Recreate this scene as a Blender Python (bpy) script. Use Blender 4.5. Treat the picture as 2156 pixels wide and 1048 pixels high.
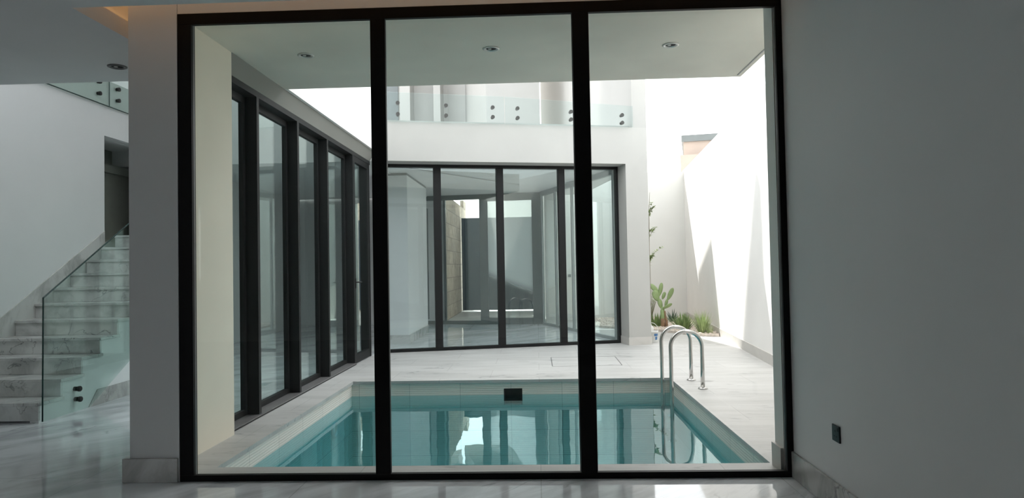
import bpy, bmesh, math, random
from mathutils import Vector, Matrix
from math import sin, cos, pi, radians as R
random.seed(7)
for o in list(bpy.data.objects): bpy.data.objects.remove(o, do_unlink=True)
S = bpy.context.scene
COL = S.collection

# ------------------------------------------------------------------ camera, world, sun, exposure
CAM_H = 1.35
F_PX = 1450.0
YAW, PITCH, ROLL = -0.03585, 0.02528, 0.01838
fw = Vector((sin(YAW)*cos(PITCH), cos(YAW)*cos(PITCH), sin(PITCH)))
rt0 = Vector((cos(YAW), -sin(YAW), 0.0)); up0 = rt0.cross(fw)
rt = cos(ROLL)*rt0 - sin(ROLL)*up0
up = sin(ROLL)*rt0 + cos(ROLL)*up0
cam = bpy.data.cameras.new('camera'); camo = bpy.data.objects.new('camera', cam); COL.objects.link(camo)
cam.sensor_width = 36.0; cam.sensor_fit = 'HORIZONTAL'; cam.lens = 36.0*F_PX/2156.0
cam.clip_start = 0.05; cam.clip_end = 300
m = Matrix((rt, up, -fw)).transposed().to_4x4(); m.translation = (0, 0, CAM_H)
camo.matrix_world = m
S.camera = camo

def at(x, y, Y):
    """point on the vertical plane at distance Y seen at photo pixel (x, y)"""
    d = fw + (x-1078.0)/F_PX*rt - (y-524.0)/F_PX*up
    return Vector((0, 0, CAM_H)) + d*(Y/d.y)

SUN_DIR = Vector((1.0, -3.5, -4.76)).normalized()
w = bpy.data.worlds.new('world'); S.world = w; w.use_nodes = True
nt = w.node_tree; nt.nodes.clear()
sky = nt.nodes.new('ShaderNodeTexSky'); sky.sky_type = 'NISHITA'; sky.sun_disc = False
sky.sun_elevation = R(52.6); sky.sun_rotation = math.atan2(-1.0, 3.5); sky.dust_density = 4.0; sky.air_density = 1.2; sky.ozone_density = 1.0
sc = nt.nodes.new('ShaderNodeMixRGB'); sc.blend_type = 'MULTIPLY'; sc.inputs[0].default_value = 1.0; sc.inputs[2].default_value = (0.14, 0.14, 0.14, 1)
hz = nt.nodes.new('ShaderNodeMixRGB'); hz.inputs[0].default_value = 0.72; hz.inputs[2].default_value = (1.02, 1.04, 1.04, 1)
bg = nt.nodes.new('ShaderNodeBackground'); bg.inputs[1].default_value = 1.70
wo = nt.nodes.new('ShaderNodeOutputWorld')
nt.links.new(sky.outputs[0], sc.inputs[1]); nt.links.new(sc.outputs[0], hz.inputs[1]); nt.links.new(hz.outputs[0], bg.inputs[0]); nt.links.new(bg.outputs[0], wo.inputs[0])
sun = bpy.data.lights.new('sun', 'SUN'); sun.energy = 5.2; sun.angle = R(0.30); sun.color = (1.0, 0.975, 0.935)
suno = bpy.data.objects.new('sun', sun); COL.objects.link(suno)
suno.rotation_euler = SUN_DIR.to_track_quat('-Z', 'Y').to_euler(); suno.location = (-4, 20, 30)

S.view_settings.view_transform = 'Standard'; S.view_settings.look = 'None'
S.view_settings.exposure = 1.2; S.view_settings.gamma = 1.0; S.view_settings.use_curve_mapping = False
S.cycles.max_bounces = 14; S.cycles.diffuse_bounces = 7; S.cycles.glossy_bounces = 6
S.cycles.transparent_max_bounces = 32; S.cycles.transmission_bounces = 8
S.cycles.caustics_reflective = False; S.cycles.caustics_refractive = False
S.cycles.sample_clamp_indirect = 6.0

# ------------------------------------------------------------------ materials
def new_mat(name):
    mt = bpy.data.materials.new(name); mt.use_nodes = True
    n = mt.node_tree.nodes; b = n['Principled BSDF']
    return mt, n, mt.node_tree.links, b

def ramp(n, stops):
    r = n.new('ShaderNodeValToRGB'); e = r.color_ramp.elements
    while len(e) < len(stops): e.new(0.5)
    for i, (p, c) in enumerate(stops):
        e[i].position = p; e[i].color = (c[0], c[1], c[2], 1)
    return r

def plain(name, col, rough=0.6, metal=0.0, var=0.06, scale=6.0, bump=0.0, bscale=60.0, spec=0.5):
    mt, n, l, b = new_mat(name)
    tc = n.new('ShaderNodeTexCoord')
    nz = n.new('ShaderNodeTexNoise'); nz.inputs['Scale'].default_value = scale; nz.inputs['Detail'].default_value = 5
    lo = [c*(1-var) for c in col]; hi = [min(1, c*(1+var)) for c in col]
    r = ramp(n, [(0.3, lo), (0.7, hi)])
    l.new(tc.outputs['Object'], nz.inputs['Vector']); l.new(nz.outputs['Fac'], r.inputs[0]); l.new(r.outputs[0], b.inputs['Base Color'])
    b.inputs['Roughness'].default_value = rough; b.inputs['Metallic'].default_value = metal
    b.inputs['Specular IOR Level'].default_value = spec
    if bump > 0:
        n2 = n.new('ShaderNodeTexNoise'); n2.inputs['Scale'].default_value = bscale; n2.inputs['Detail'].default_value = 4
        bp = n.new('ShaderNodeBump'); bp.inputs['Strength'].default_value = bump; bp.inputs['Distance'].default_value = 0.01
        l.new(tc.outputs['Object'], n2.inputs['Vector']); l.new(n2.outputs['Fac'], bp.inputs['Height']); l.new(bp.outputs[0], b.inputs['Normal'])
    return mt

def marble(name, base, vein, rot, rough, tile=None, axes='XY', stretch=3.4, spec=0.5):
    mt, n, l, b = new_mat(name)
    tc = n.new('ShaderNodeTexCoord')
    mp = n.new('ShaderNodeMapping'); mp.inputs['Rotation'].default_value = rot
    mp2 = n.new('ShaderNodeMapping'); mp2.inputs['Scale'].default_value = (0.55, stretch*0.55, 3.0)
    l.new(tc.outputs['Object'], mp.inputs[0]); l.new(mp.outputs[0], mp2.inputs[0])
    nz = n.new('ShaderNodeTexNoise'); nz.inputs['Scale'].default_value = 1.3; nz.inputs['Detail'].default_value = 7; nz.inputs['Roughness'].default_value = 0.62; nz.inputs['Distortion'].default_value = 0.45
    l.new(mp2.outputs[0], nz.inputs['Vector'])
    r1 = ramp(n, [(0.36, vein), (0.47, [0.5*(a+c) for a, c in zip(base, vein)]), (0.56, base), (0.8, [min(1, c*1.06) for c in base])])
    l.new(nz.outputs['Fac'], r1.inputs[0])
    # thin dark veins
    n2 = n.new('ShaderNodeTexNoise'); n2.inputs['Scale'].default_value = 2.2; n2.inputs['Detail'].default_value = 8; n2.inputs['Distortion'].default_value = 0.45
    l.new(mp2.outputs[0], n2.inputs['Vector'])
    r2 = ramp(n, [(0.484, (1, 1, 1)), (0.5, (0.42, 0.42, 0.43)), (0.516, (1, 1, 1))])
    l.new(n2.outputs['Fac'], r2.inputs[0])
    n3 = n.new('ShaderNodeTexNoise'); n3.inputs['Scale'].default_value = 1.1; l.new(tc.outputs['Object'], n3.inputs['Vector'])
    r3 = ramp(n, [(0.5, (0, 0, 0)), (0.62, (1, 1, 1))]); l.new(n3.outputs['Fac'], r3.inputs[0])
    mx = n.new('ShaderNodeMixRGB'); mx.blend_type = 'MULTIPLY'; l.new(r3.outputs[0], mx.inputs[0]); l.new(r1.outputs[0], mx.inputs[1]); l.new(r2.outputs[0], mx.inputs[2])
    last = mx.outputs[0]
    if tile:
        sep = n.new('ShaderNodeSeparateXYZ'); l.new(tc.outputs['Object'], sep.inputs[0])
        cb = n.new('ShaderNodeCombineXYZ')
        l.new(sep.outputs[axes[0]], cb.inputs[0]); l.new(sep.outputs[axes[1]], cb.inputs[1])
        br = n.new('ShaderNodeTexBrick'); br.inputs['Scale'].default_value = 1.0
        br.inputs['Brick Width'].default_value = tile[0]; br.inputs['Row Height'].default_value = tile[1]
        br.inputs['Mortar Size'].default_value = tile[2]; br.inputs['Mortar Smooth'].default_value = 0.0
        br.offset = tile[3]; br.inputs['Color1'].default_value = (1, 1, 1, 1); br.inputs['Color2'].default_value = (0.955, 0.955, 0.955, 1); br.inputs['Mortar'].default_value = (0.72, 0.72, 0.72, 1)
        l.new(cb.outputs[0], br.inputs['Vector'])
        m2 = n.new('ShaderNodeMixRGB'); m2.blend_type = 'MULTIPLY'; m2.inputs[0].default_value = 1.0
        l.new(last, m2.inputs[1]); l.new(br.outputs['Color'], m2.inputs[2]); last = m2.outputs[0]
    l.new(last, b.inputs['Base Color']); b.inputs['Roughness'].default_value = rough; b.inputs['Specular IOR Level'].default_value = spec
    return mt

def glass(name, tint, r0=0.045, gloss_rough=0.0, lit_dust=None):
    """thin pane: tinted see-through mixed with a mirror that grows towards grazing angles"""
    mt = bpy.data.materials.new(name); mt.use_nodes = True
    n = mt.node_tree.nodes; l = mt.node_tree.links; n.clear()
    out = n.new('ShaderNodeOutputMaterial')
    tr = n.new('ShaderNodeBsdfTransparent'); tr.inputs[0].default_value = (*tint, 1)
    gl = n.new('ShaderNodeBsdfGlossy'); gl.inputs[0].default_value = (0.92, 0.98, 0.96, 1); gl.inputs['Roughness'].default_value = gloss_rough
    lw = n.new('ShaderNodeLayerWeight'); lw.inputs[0].default_value = 0.5
    pw = n.new('ShaderNodeMath'); pw.operation = 'POWER'; pw.inputs[1].default_value = 5.0
    ma = n.new('ShaderNodeMath'); ma.operation = 'MULTIPLY_ADD'; ma.inputs[1].default_value = 1-r0; ma.inputs[2].default_value = r0
    l.new(lw.outputs['Facing'], pw.inputs[0]); l.new(pw.outputs[0], ma.inputs[0])
    mx = n.new('ShaderNodeMixShader'); l.new(ma.outputs[0], mx.inputs[0]); l.new(tr.outputs[0], mx.inputs[1]); l.new(gl.outputs[0], mx.inputs[2])
    last = mx.outputs[0]
    if lit_dust:
        # dust film with the lit/shaded edge painted in: plane a*x + b*z > c, soft
        a, bz, c, soft, amount = lit_dust
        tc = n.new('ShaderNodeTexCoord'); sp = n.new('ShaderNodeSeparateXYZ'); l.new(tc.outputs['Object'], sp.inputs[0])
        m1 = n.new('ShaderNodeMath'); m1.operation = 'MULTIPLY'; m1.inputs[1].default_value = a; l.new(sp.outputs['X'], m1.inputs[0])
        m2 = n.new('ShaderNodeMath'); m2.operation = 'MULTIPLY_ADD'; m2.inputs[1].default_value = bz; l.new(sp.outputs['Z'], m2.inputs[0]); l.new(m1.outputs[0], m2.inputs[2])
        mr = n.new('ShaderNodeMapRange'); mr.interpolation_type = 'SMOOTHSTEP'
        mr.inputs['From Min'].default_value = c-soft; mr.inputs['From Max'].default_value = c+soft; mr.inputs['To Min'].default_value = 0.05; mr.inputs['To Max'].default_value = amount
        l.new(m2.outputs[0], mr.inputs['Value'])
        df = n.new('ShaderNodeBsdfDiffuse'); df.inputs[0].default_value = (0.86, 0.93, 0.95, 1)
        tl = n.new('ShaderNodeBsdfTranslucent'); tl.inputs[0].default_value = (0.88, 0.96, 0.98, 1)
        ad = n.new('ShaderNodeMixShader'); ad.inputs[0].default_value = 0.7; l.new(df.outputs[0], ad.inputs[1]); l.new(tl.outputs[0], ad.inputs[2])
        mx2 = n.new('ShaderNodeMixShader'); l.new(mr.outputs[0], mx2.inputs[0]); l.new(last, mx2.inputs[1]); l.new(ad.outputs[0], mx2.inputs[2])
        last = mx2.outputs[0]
    l.new(last, out.inputs[0])
    return mt

def water_mat():
    mt = bpy.data.materials.new('pool_water'); mt.use_nodes = True
    n = mt.node_tree.nodes; l = mt.node_tree.links; n.clear()
    out = n.new('ShaderNodeOutputMaterial')
    tc = n.new('ShaderNodeTexCoord')
    mp = n.new('ShaderNodeMapping'); mp.inputs['Scale'].default_value = (1.0, 0.6, 1.0); l.new(tc.outputs['Object'], mp.inputs[0])
    nz = n.new('ShaderNodeTexNoise'); nz.inputs['Scale'].default_value = 2.6; nz.inputs['Detail'].default_value = 2.5; l.new(mp.outputs[0], nz.inputs['Vector'])
    bp = n.new('ShaderNodeBump'); bp.inputs['Strength'].default_value = 0.035; bp.inputs['Distance'].default_value = 0.05; l.new(nz.outputs['Fac'], bp.inputs['Height'])
    tr = n.new('ShaderNodeBsdfTransparent'); tr.inputs[0].default_value = (0.31, 0.68, 0.75, 1)
    gl = n.new('ShaderNodeBsdfGlossy'); gl.inputs[0].default_value = (0.70, 0.83, 0.86, 1); gl.inputs['Roughness'].default_value = 0.0; l.new(bp.outputs[0], gl.inputs['Normal'])
    lw = n.new('ShaderNodeLayerWeight'); lw.inputs[0].default_value = 0.5; l.new(bp.outputs[0], lw.inputs['Normal'])
    pw = n.new('ShaderNodeMath'); pw.operation = 'POWER'; pw.inputs[1].default_value = 3.0; l.new(lw.outputs['Facing'], pw.inputs[0])
    ma = n.new('ShaderNodeMath'); ma.operation = 'MULTIPLY_ADD'; ma.inputs[1].default_value = 0.96; ma.inputs[2].default_value = 0.025; l.new(pw.outputs[0], ma.inputs[0])
    mx = n.new('ShaderNodeMixShader'); l.new(ma.outputs[0], mx.inputs[0]); l.new(tr.outputs[0], mx.inputs[1]); l.new(gl.outputs[0], mx.inputs[2])
    l.new(mx.outputs[0], out.inputs[0])
    return mt

def pool_tile():
    """pale tile with fine horizontal grooves and vertical joints"""
    mt, n, l, b = new_mat('pool_tile')
    tc = n.new('ShaderNodeTexCoord'); sp = n.new('ShaderNodeSeparateXYZ'); l.new(tc.outputs['Object'], sp.inputs[0])
    wv = n.new('ShaderNodeTexWave'); wv.wave_type = 'BANDS'; wv.bands_direction = 'Z'; wv.inputs['Scale'].default_value = 14.0; wv.inputs['Distortion'].default_value = 0.6; wv.inputs['Detail'].default_value = 1.0
    l.new(tc.outputs['Object'], wv.inputs['Vector'])
    r = ramp(n, [(0.0, (0.80, 0.73, 0.66)), (0.25, (0.93, 0.86, 0.79)), (1.0, (0.95, 0.88, 0.81))]); l.new(wv.outputs['Fac'], r.inputs[0])
    ad = n.new('ShaderNodeMath'); ad.operation = 'ADD'; l.new(sp.outputs['X'], ad.inputs[0]); l.new(sp.outputs['Y'], ad.inputs[1])
    cb = n.new('ShaderNodeCombineXYZ'); l.new(ad.outputs[0], cb.inputs[0]); l.new(sp.outputs['Z'], cb.inputs[1])
    br = n.new('ShaderNodeTexBrick'); br.inputs['Scale'].default_value = 1.0; br.inputs['Brick Width'].default_value = 0.61; br.inputs['Row Height'].default_value = 0.3; br.inputs['Mortar Size'].default_value = 0.003; br.offset = 0.0
    br.inputs['Color1'].default_value = (1, 1, 1, 1); br.inputs['Color2'].default_value = (0.93, 0.93, 0.93, 1); br.inputs['Mortar'].default_value = (0.6, 0.6, 0.6, 1); l.new(cb.outputs[0], br.inputs['Vector'])
    m2 = n.new('ShaderNodeMixRGB'); m2.blend_type = 'MULTIPLY'; m2.inputs[0].default_value = 1.0; l.new(r.outputs[0], m2.inputs[1]); l.new(br.outputs['Color'], m2.inputs[2]); l.new(m2.outputs[0], b.inputs['Base Color'])
    bp = n.new('ShaderNodeBump'); bp.inputs['Strength'].default_value = 0.3; bp.inputs['Distance'].default_value = 0.005; l.new(wv.outputs['Fac'], bp.inputs['Height']); l.new(bp.outputs[0], b.inputs['Normal'])
    b.inputs['Roughness'].default_value = 0.45
    return mt

def stone_mat():
    mt, n, l, b = new_mat('rough_stone')
    tc = n.new('ShaderNodeTexCoord'); sp = n.new('ShaderNodeSeparateXYZ'); l.new(tc.outputs['Object'], sp.inputs[0])
    cb = n.new('ShaderNodeCombineXYZ'); l.new(sp.outputs['Y'], cb.inputs[0]); l.new(sp.outputs['Z'], cb.inputs[1])
    br = n.new('ShaderNodeTexBrick'); br.inputs['Scale'].default_value = 1.0; br.inputs['Brick Width'].default_value = 0.75; br.inputs['Row Height'].default_value = 0.36; br.inputs['Mortar Size'].default_value = 0.012
    br.inputs['Color1'].default_value = (0.80, 0.68, 0.56, 1); br.inputs['Color2'].default_value = (0.58, 0.50, 0.42, 1); br.inputs['Mortar'].default_value = (0.46, 0.40, 0.34, 1); l.new(cb.outputs[0], br.inputs['Vector'])
    nz = n.new('ShaderNodeTexNoise'); nz.inputs['Scale'].default_value = 7; nz.inputs['Detail'].default_value = 6; l.new(tc.outputs['Object'], nz.inputs['Vector'])
    r = ramp(n, [(0.3, (0.7, 0.7, 0.7)), (0.7, (1.1, 1.1, 1.1))]); l.new(nz.outputs['Fac'], r.inputs[0])
    m2 = n.new('ShaderNodeMixRGB'); m2.blend_type = 'MULTIPLY'; m2.inputs[0].default_value = 1.0; l.new(br.outputs['Color'], m2.inputs[1]); l.new(r.outputs[0], m2.inputs[2]); l.new(m2.outputs[0], b.inputs['Base Color'])
    bp = n.new('ShaderNodeBump'); bp.inputs['Strength'].default_value = 0.8; bp.inputs['Distance'].default_value = 0.04; l.new(nz.outputs['Fac'], bp.inputs['Height']); l.new(bp.outputs[0], b.inputs['Normal'])
    b.inputs['Roughness'].default_value = 0.9
    return mt

def emit(name, col, strength):
    mt = bpy.data.materials.new(name); mt.use_nodes = True
    n = mt.node_tree.nodes; n.clear()
    e = n.new('ShaderNodeEmission'); e.inputs[0].default_value = (*col, 1); e.inputs[1].default_value = strength
    o = n.new('ShaderNodeOutputMaterial'); mt.node_tree.links.new(e.outputs[0], o.inputs[0])
    return mt

M = {}
M['paint'] = plain('white_wall_paint', (0.80, 0.80, 0.80), 0.55, var=0.015, scale=2)
M['ceil'] = plain('ceiling_paint', (0.82, 0.82, 0.82), 0.7, var=0.015, scale=2)
M['render'] = plain('white_render', (0.88, 0.865, 0.845), 0.85, var=0.03, scale=1.6, bump=0.06, bscale=90)
M['render_b'] = plain('garden_back_render', (0.77, 0.765, 0.74), 0.85, var=0.03, scale=1.6, bump=0.06, bscale=90)
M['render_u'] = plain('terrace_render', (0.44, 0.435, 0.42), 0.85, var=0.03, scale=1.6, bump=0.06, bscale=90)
M['paleframe'] = plain('pale_grey_frame', (0.30, 0.33, 0.33), 0.45, var=0.05)
M['header'] = plain('shade_toned_cement', (0.235, 0.235, 0.215), 0.85, var=0.06, scale=1.4)  # cement darkened in colour to stand for shade under the soffit
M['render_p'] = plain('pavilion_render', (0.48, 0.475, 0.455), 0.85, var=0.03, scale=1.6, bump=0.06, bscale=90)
M['cement'] = plain('grey_cement_skim', (0.77, 0.735, 0.655), 0.85, var=0.07, scale=1.4, bump=0.06, bscale=70)
M['cream'] = plain('cream_render', (0.82, 0.775, 0.655), 0.85, var=0.05, scale=1.2, bump=0.05, bscale=80)
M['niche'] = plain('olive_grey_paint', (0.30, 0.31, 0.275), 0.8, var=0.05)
M['peach'] = plain('peach_render', (0.46, 0.385, 0.34), 0.85, var=0.03)
M['marble'] = marble('white_marble_floor', (0.875, 0.90, 0.93), (0.55, 0.57, 0.595), (0, 0, R(-48)), 0.05, (1.5, 1.5, 0.0035, 0.0), spec=0.95)
M['marble_v'] = marble('white_marble_skirting', (0.62, 0.615, 0.60), (0.36, 0.355, 0.34), (R(90), R(30), R(20)), 0.22)
M['marble_s'] = marble('white_marble_stair', (0.74, 0.74, 0.725), (0.48, 0.48, 0.47), (R(60), R(35), R(-40)), 0.2)
M['deck'] = marble('pale_stone_deck', (0.53, 0.53, 0.52), (0.455, 0.455, 0.445), (0, 0, R(3)), 0.50, (1.2, 0.6, 0.003, 0.5), stretch=5.0)
M['skirt'] = plain('pale_stone_skirting', (0.60, 0.58, 0.55), 0.5, var=0.05)
M['pool'] = pool_tile()
M['poolfloor'] = marble('pool_floor_tile', (0.80, 0.83, 0.82), (0.76, 0.79, 0.78), (0, 0, 0), 0.5, (0.9, 0.6, 0.014, 0.0))
M['black'] = plain('black_aluminium', (0.004, 0.004, 0.0042), 0.5, var=0.1, spec=0.15)
M['dark'] = plain('charcoal_aluminium', (0.011, 0.0115, 0.012), 0.5, var=0.15, scale=20, spec=0.22)
M['sill'] = plain('grey_aluminium_sill', (0.16, 0.155, 0.155), 0.35, var=0.15, scale=12)
M['greyframe'] = plain('blue_grey_frame', (0.16, 0.18, 0.185), 0.45, var=0.05)
M['gatep'] = plain('slate_blue_gate', (0.040, 0.060, 0.080), 0.5, var=0.06, scale=3)
M['rubber'] = plain('black_rubber', (0.015, 0.015, 0.015), 0.6)
M['plastic'] = plain('black_plastic', (0.013, 0.016, 0.017), 0.35)
M['hole'] = plain('dark_recess', (0.02, 0.02, 0.02), 0.8)
M['bracket'] = plain('dark_bronze_fitting', (0.055, 0.055, 0.052), 0.35, metal=0.6)
M['steel'] = plain('brushed_stainless', (0.62, 0.61, 0.59), 0.2, metal=1.0, var=0.05, scale=30)
M['whitep'] = plain('white_plastic', (0.78, 0.78, 0.76), 0.4, var=0.02)
M['blue'] = plain('blue_label', (0.05, 0.16, 0.36), 0.5, var=0.3, scale=40)
M['trimw'] = plain('pale_metal_trim', (0.66, 0.65, 0.62), 0.35, metal=0.3)
M['glass'] = glass('clear_pane', (0.96, 0.96, 0.948), 0.02)
M['glass_g'] = glass('greenish_pane', (0.922, 0.960, 0.960), 0.045)
M['glass_b'] = glass('clear_balustrade_glass', (0.90, 0.935, 0.93), 0.02)
M['glass_r'] = glass('green_edged_glass', (0.87, 0.92, 0.905), 0.045)
M['glass_l'] = glass('teal_pane', (0.87, 0.935, 0.925), 0.05)
M['glass_d'] = glass('lit_dust_door_pane', (0.905, 0.95, 0.942), 0.04, lit_dust=(0.39, 1.0, 0.74, 0.16, 0.54))  # dust film stops at a painted soft shadow line
M['edge'] = plain('dark_green_glass_edge', (0.02, 0.05, 0.045), 0.2)
M['water'] = water_mat()
M['stone'] = stone_mat()
M['ground'] = plain('pale_ground', (0.5, 0.48, 0.45), 0.9, var=0.1, scale=2)
M['gravel'] = plain('pinkish_gravel', (0.72, 0.63, 0.56), 0.9, var=0.3, scale=18)
M['grass'] = plain('green_blades', (0.22, 0.32, 0.12), 0.6, var=0.35, scale=14)
M['grass2'] = plain('pale_green_blades', (0.32, 0.40, 0.18), 0.6, var=0.3, scale=14)
M['cactus'] = plain('cactus_green', (0.30, 0.40, 0.18), 0.55, var=0.2, scale=9)
M['bark'] = plain('woody_brown', (0.32, 0.20, 0.12), 0.85, var=0.25, scale=25)
M['agave'] = plain('agave_grey_green', (0.10, 0.16, 0.11), 0.5, var=0.25, scale=14)
M['twig'] = plain('thin_bark', (0.25, 0.22, 0.17), 0.8)
M['pebble'] = plain('grey_stone_ball', (0.45, 0.42, 0.43), 0.6, var=0.15, scale=30)
M['led'] = emit('warm_led', (1.0, 0.55, 0.24), 1.2)

# ------------------------------------------------------------------ mesh helpers
class MB:
    def __init__(self): self.bm = bmesh.new()
    def poly(self, pts, faces):
        v = [self.bm.verts.new(p) for p in pts]
        for f in faces: self.bm.faces.new([v[i] for i in f])
        return self
    def box(self, x0, x1, y0, y1, z0, z1):
        return self.hexa([(x0,y0),(x1,y0),(x1,y1),(x0,y1)], z0, z1)
    def hexa(self, foot, z0, z1):
        """vertical prism on a counter-clockwise footprint; z1 may be a list of top heights"""
        k = len(foot); tops = z1 if isinstance(z1, (list, tuple)) else [z1]*k
        pts = [(x, y, z0) for x, y in foot] + [(x, y, t) for (x, y), t in zip(foot, tops)]
        f = [list(range(k))[::-1], list(range(k, 2*k))] + [[i, (i+1) % k, k+(i+1) % k, k+i] for i in range(k)]
        return self.poly(pts, f)
    def slab_x(self, prof, x0, x1):
        """polygon in the (y, z) plane pushed from x0 to x1"""
        k = len(prof)
        pts = [(x0, y, z) for y, z in prof] + [(x1, y, z) for y, z in prof]
        f = [list(range(k))[::-1], list(range(k, 2*k))] + [[i, (i+1) % k, k+(i+1) % k, k+i] for i in range(k)]
        return self.poly(pts, f)
    def obox(self, P, u, n, u0, u1, n0, n1, z0, z1):
        """box in a rotated frame: origin P, horizontal axes u and n"""
        c = [(u0,n0),(u1,n0),(u1,n1),(u0,n1)]
        foot = [(P[0]+a*u[0]+b*n[0], P[1]+a*u[1]+b*n[1]) for a, b in c]
        return self.hexa(foot, z0, z1)
    def tube(self, path, r, seg=16, cap=True):
        path = [Vector(p) for p in path]; rings = []
        rr = r if isinstance(r, (list, tuple)) else [r]*len(path)
        ref = None
        for i, p in enumerate(path):
            t = (path[min(i+1, len(path)-1)] - path[max(i-1, 0)]).normalized()
            if ref is None:
                ref = Vector((0,0,1)) if abs(t.z) < 0.9 else Vector((0,1,0))
                a = t.cross(ref).normalized()
            else:
                a = (a - t*a.dot(t)).normalized()
            b = t.cross(a)
            rings.append([self.bm.verts.new(p + rr[i]*(cos(2*pi*k/seg)*a + sin(2*pi*k/seg)*b)) for k in range(seg)])
        for i in range(len(rings)-1):
            for k in range(seg):
                self.bm.faces.new([rings[i][k], rings[i][(k+1) % seg], rings[i+1][(k+1) % seg], rings[i+1][k]])
        if cap:
            self.bm.faces.new(rings[0][::-1]); self.bm.faces.new(rings[-1])
        return self
    def lathe(self, prof, c, seg=32, axis='Z', sgn=1):
        """profile of (radius, height) spun about an axis through c"""
        c = Vector(c); rings = []
        for r, h in prof:
            ring = []
            for k in range(seg):
                a = 2*pi*k/seg; p = (r*cos(a), r*sin(a), h*sgn)
                if axis == 'X': p = (p[2], p[0], p[1])
                if axis == 'Y': p = (p[0], p[2], p[1])
                ring.append(self.bm.verts.new(c + Vector(p)))
            rings.append(ring)
        for i in range(len(rings)-1):
            for k in range(seg):
                self.bm.faces.new([rings[i][k], rings[i][(k+1) % seg], rings[i+1][(k+1) % seg], rings[i+1][k]])
        if prof[0][0] > 1e-6: self.bm.faces.new(rings[0][::-1])
        if prof[-1][0] > 1e-6: self.bm.faces.new(rings[-1])
        return self
    def ellipsoid(self, c, ax, seg=16, rings=10):
        """ax: three half-axis vectors"""
        c = Vector(c); ax = [Vector(a) for a in ax]; rows = []
        for i in range(1, rings):
            th = pi*i/rings
            rows.append([self.bm.verts.new(c + ax[0]*sin(th)*cos(2*pi*k/seg) + ax[1]*sin(th)*sin(2*pi*k/seg) + ax[2]*cos(th)) for k in range(seg)])
        t = self.bm.verts.new(c+ax[2]); b = self.bm.verts.new(c-ax[2])
        for k in range(seg):
            self.bm.faces.new([t, rows[0][k], rows[0][(k+1) % seg]]); self.bm.faces.new([b, rows[-1][(k+1) % seg], rows[-1][k]])
        for i in range(len(rows)-1):
            for k in range(seg):
                self.bm.faces.new([rows[i][k], rows[i+1][k], rows[i+1][(k+1) % seg], rows[i][(k+1) % seg]])
        return self
    def blade(self, base, direction, length, width, droop, side=None, seg=5):
        base = Vector(base); d = Vector(direction).normalized(); s = (side or Vector((0,0,1)).cross(d))
        s = s.normalized() if s.length > 1e-4 else Vector((1,0,0))
        prev = None; p = base.copy(); nrm = s.cross(d).normalized()
        for i in range(seg+1):
            f = i/seg; wdt = width*(1-f)**0.7*(0.75+0.5*min(1, 3*f))
            q = base + d*length*f + Vector((0,0,-1))*droop*f*f*length
            if i == seg: cur = [self.bm.verts.new(q)]
            else: cur = [self.bm.verts.new(q - s*wdt/2), self.bm.verts.new(q - nrm*wdt*0.12), self.bm.verts.new(q + s*wdt/2)]
            if prev:
                if len(cur) == 3:
                    self.bm.faces.new([prev[0], prev[1], cur[1], cur[0]]); self.bm.faces.new([prev[1], prev[2], cur[2], cur[1]])
                else:
                    self.bm.faces.new([prev[0], prev[1], cur[0]]); self.bm.faces.new([prev[1], prev[2], cur[0]])
            prev = cur
        return self
    def build(self, name, mat, parent=None, smooth=False, bevel=0.0, label=None, recalc=True):
        if recalc: bmesh.ops.recalc_face_normals(self.bm, faces=self.bm.faces)
        me = bpy.data.meshes.new(name); self.bm.to_mesh(me); self.bm.free()
        me.materials.append(mat)
        if smooth:
            for p in me.polygons: p.use_smooth = True
        o = bpy.data.objects.new(name, me); COL.objects.link(o)
        if bevel > 0:
            bv = o.modifiers.new('bevel', 'BEVEL'); bv.width = bevel; bv.segments = 2; bv.limit_method = 'ANGLE'
        if parent:
            o.parent = parent; o.matrix_parent_inverse = Matrix.Translation(-Vector(parent.location))
        if label: o['label'] = label
        return o

def tag(o, label=None, cat=None, group=None, kind=None):
    if label: o['label'] = label
    if cat: o['category'] = cat
    if group: o['group'] = group
    if kind: o['kind'] = kind
    return o
def thing(name, loc, label, cat, group=None, kind=None):
    o = bpy.data.objects.new(name, None); COL.objects.link(o); o.location = loc; o.empty_display_size = 0.1
    return tag(o, label, cat, group, kind)
def struct(o, label, cat): return tag(o, label, cat, kind='structure')
def dup(root, loc, label, group=None):
    r = root.copy(); COL.objects.link(r); r.location = loc; r['label'] = label
    if group: r['group'] = group
    for ch in list(root.children):
        c = ch.copy(); COL.objects.link(c); c.parent = r
        for g in list(ch.children):
            d = g.copy(); COL.objects.link(d); d.parent = c
    return r

# ------------------------------------------------------------------ key measures (metres)
YW = 4.40                     # inner face of the window wall
XR = 1.585                    # right wall of the room
CZ = 2.95                     # room ceiling
XL = -5.72                    # left wall beside the stairs
XF = -2.60                    # outer face of the left glass front
SOF = 3.19                    # outdoor soffit
PX0, PX1, PY0, PY1 = -2.26, 1.56, 4.70, 8.27      # pool
# pavilion frame: origin at the right foot of its glass front
P0 = (1.445, 11.996); TH = R(13.83)
U = (cos(TH), sin(TH)); N = (-sin(TH), cos(TH))
def pv(a, b): return (P0[0]+a*U[0]+b*N[0], P0[1]+a*U[1]+b*N[1])

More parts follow.
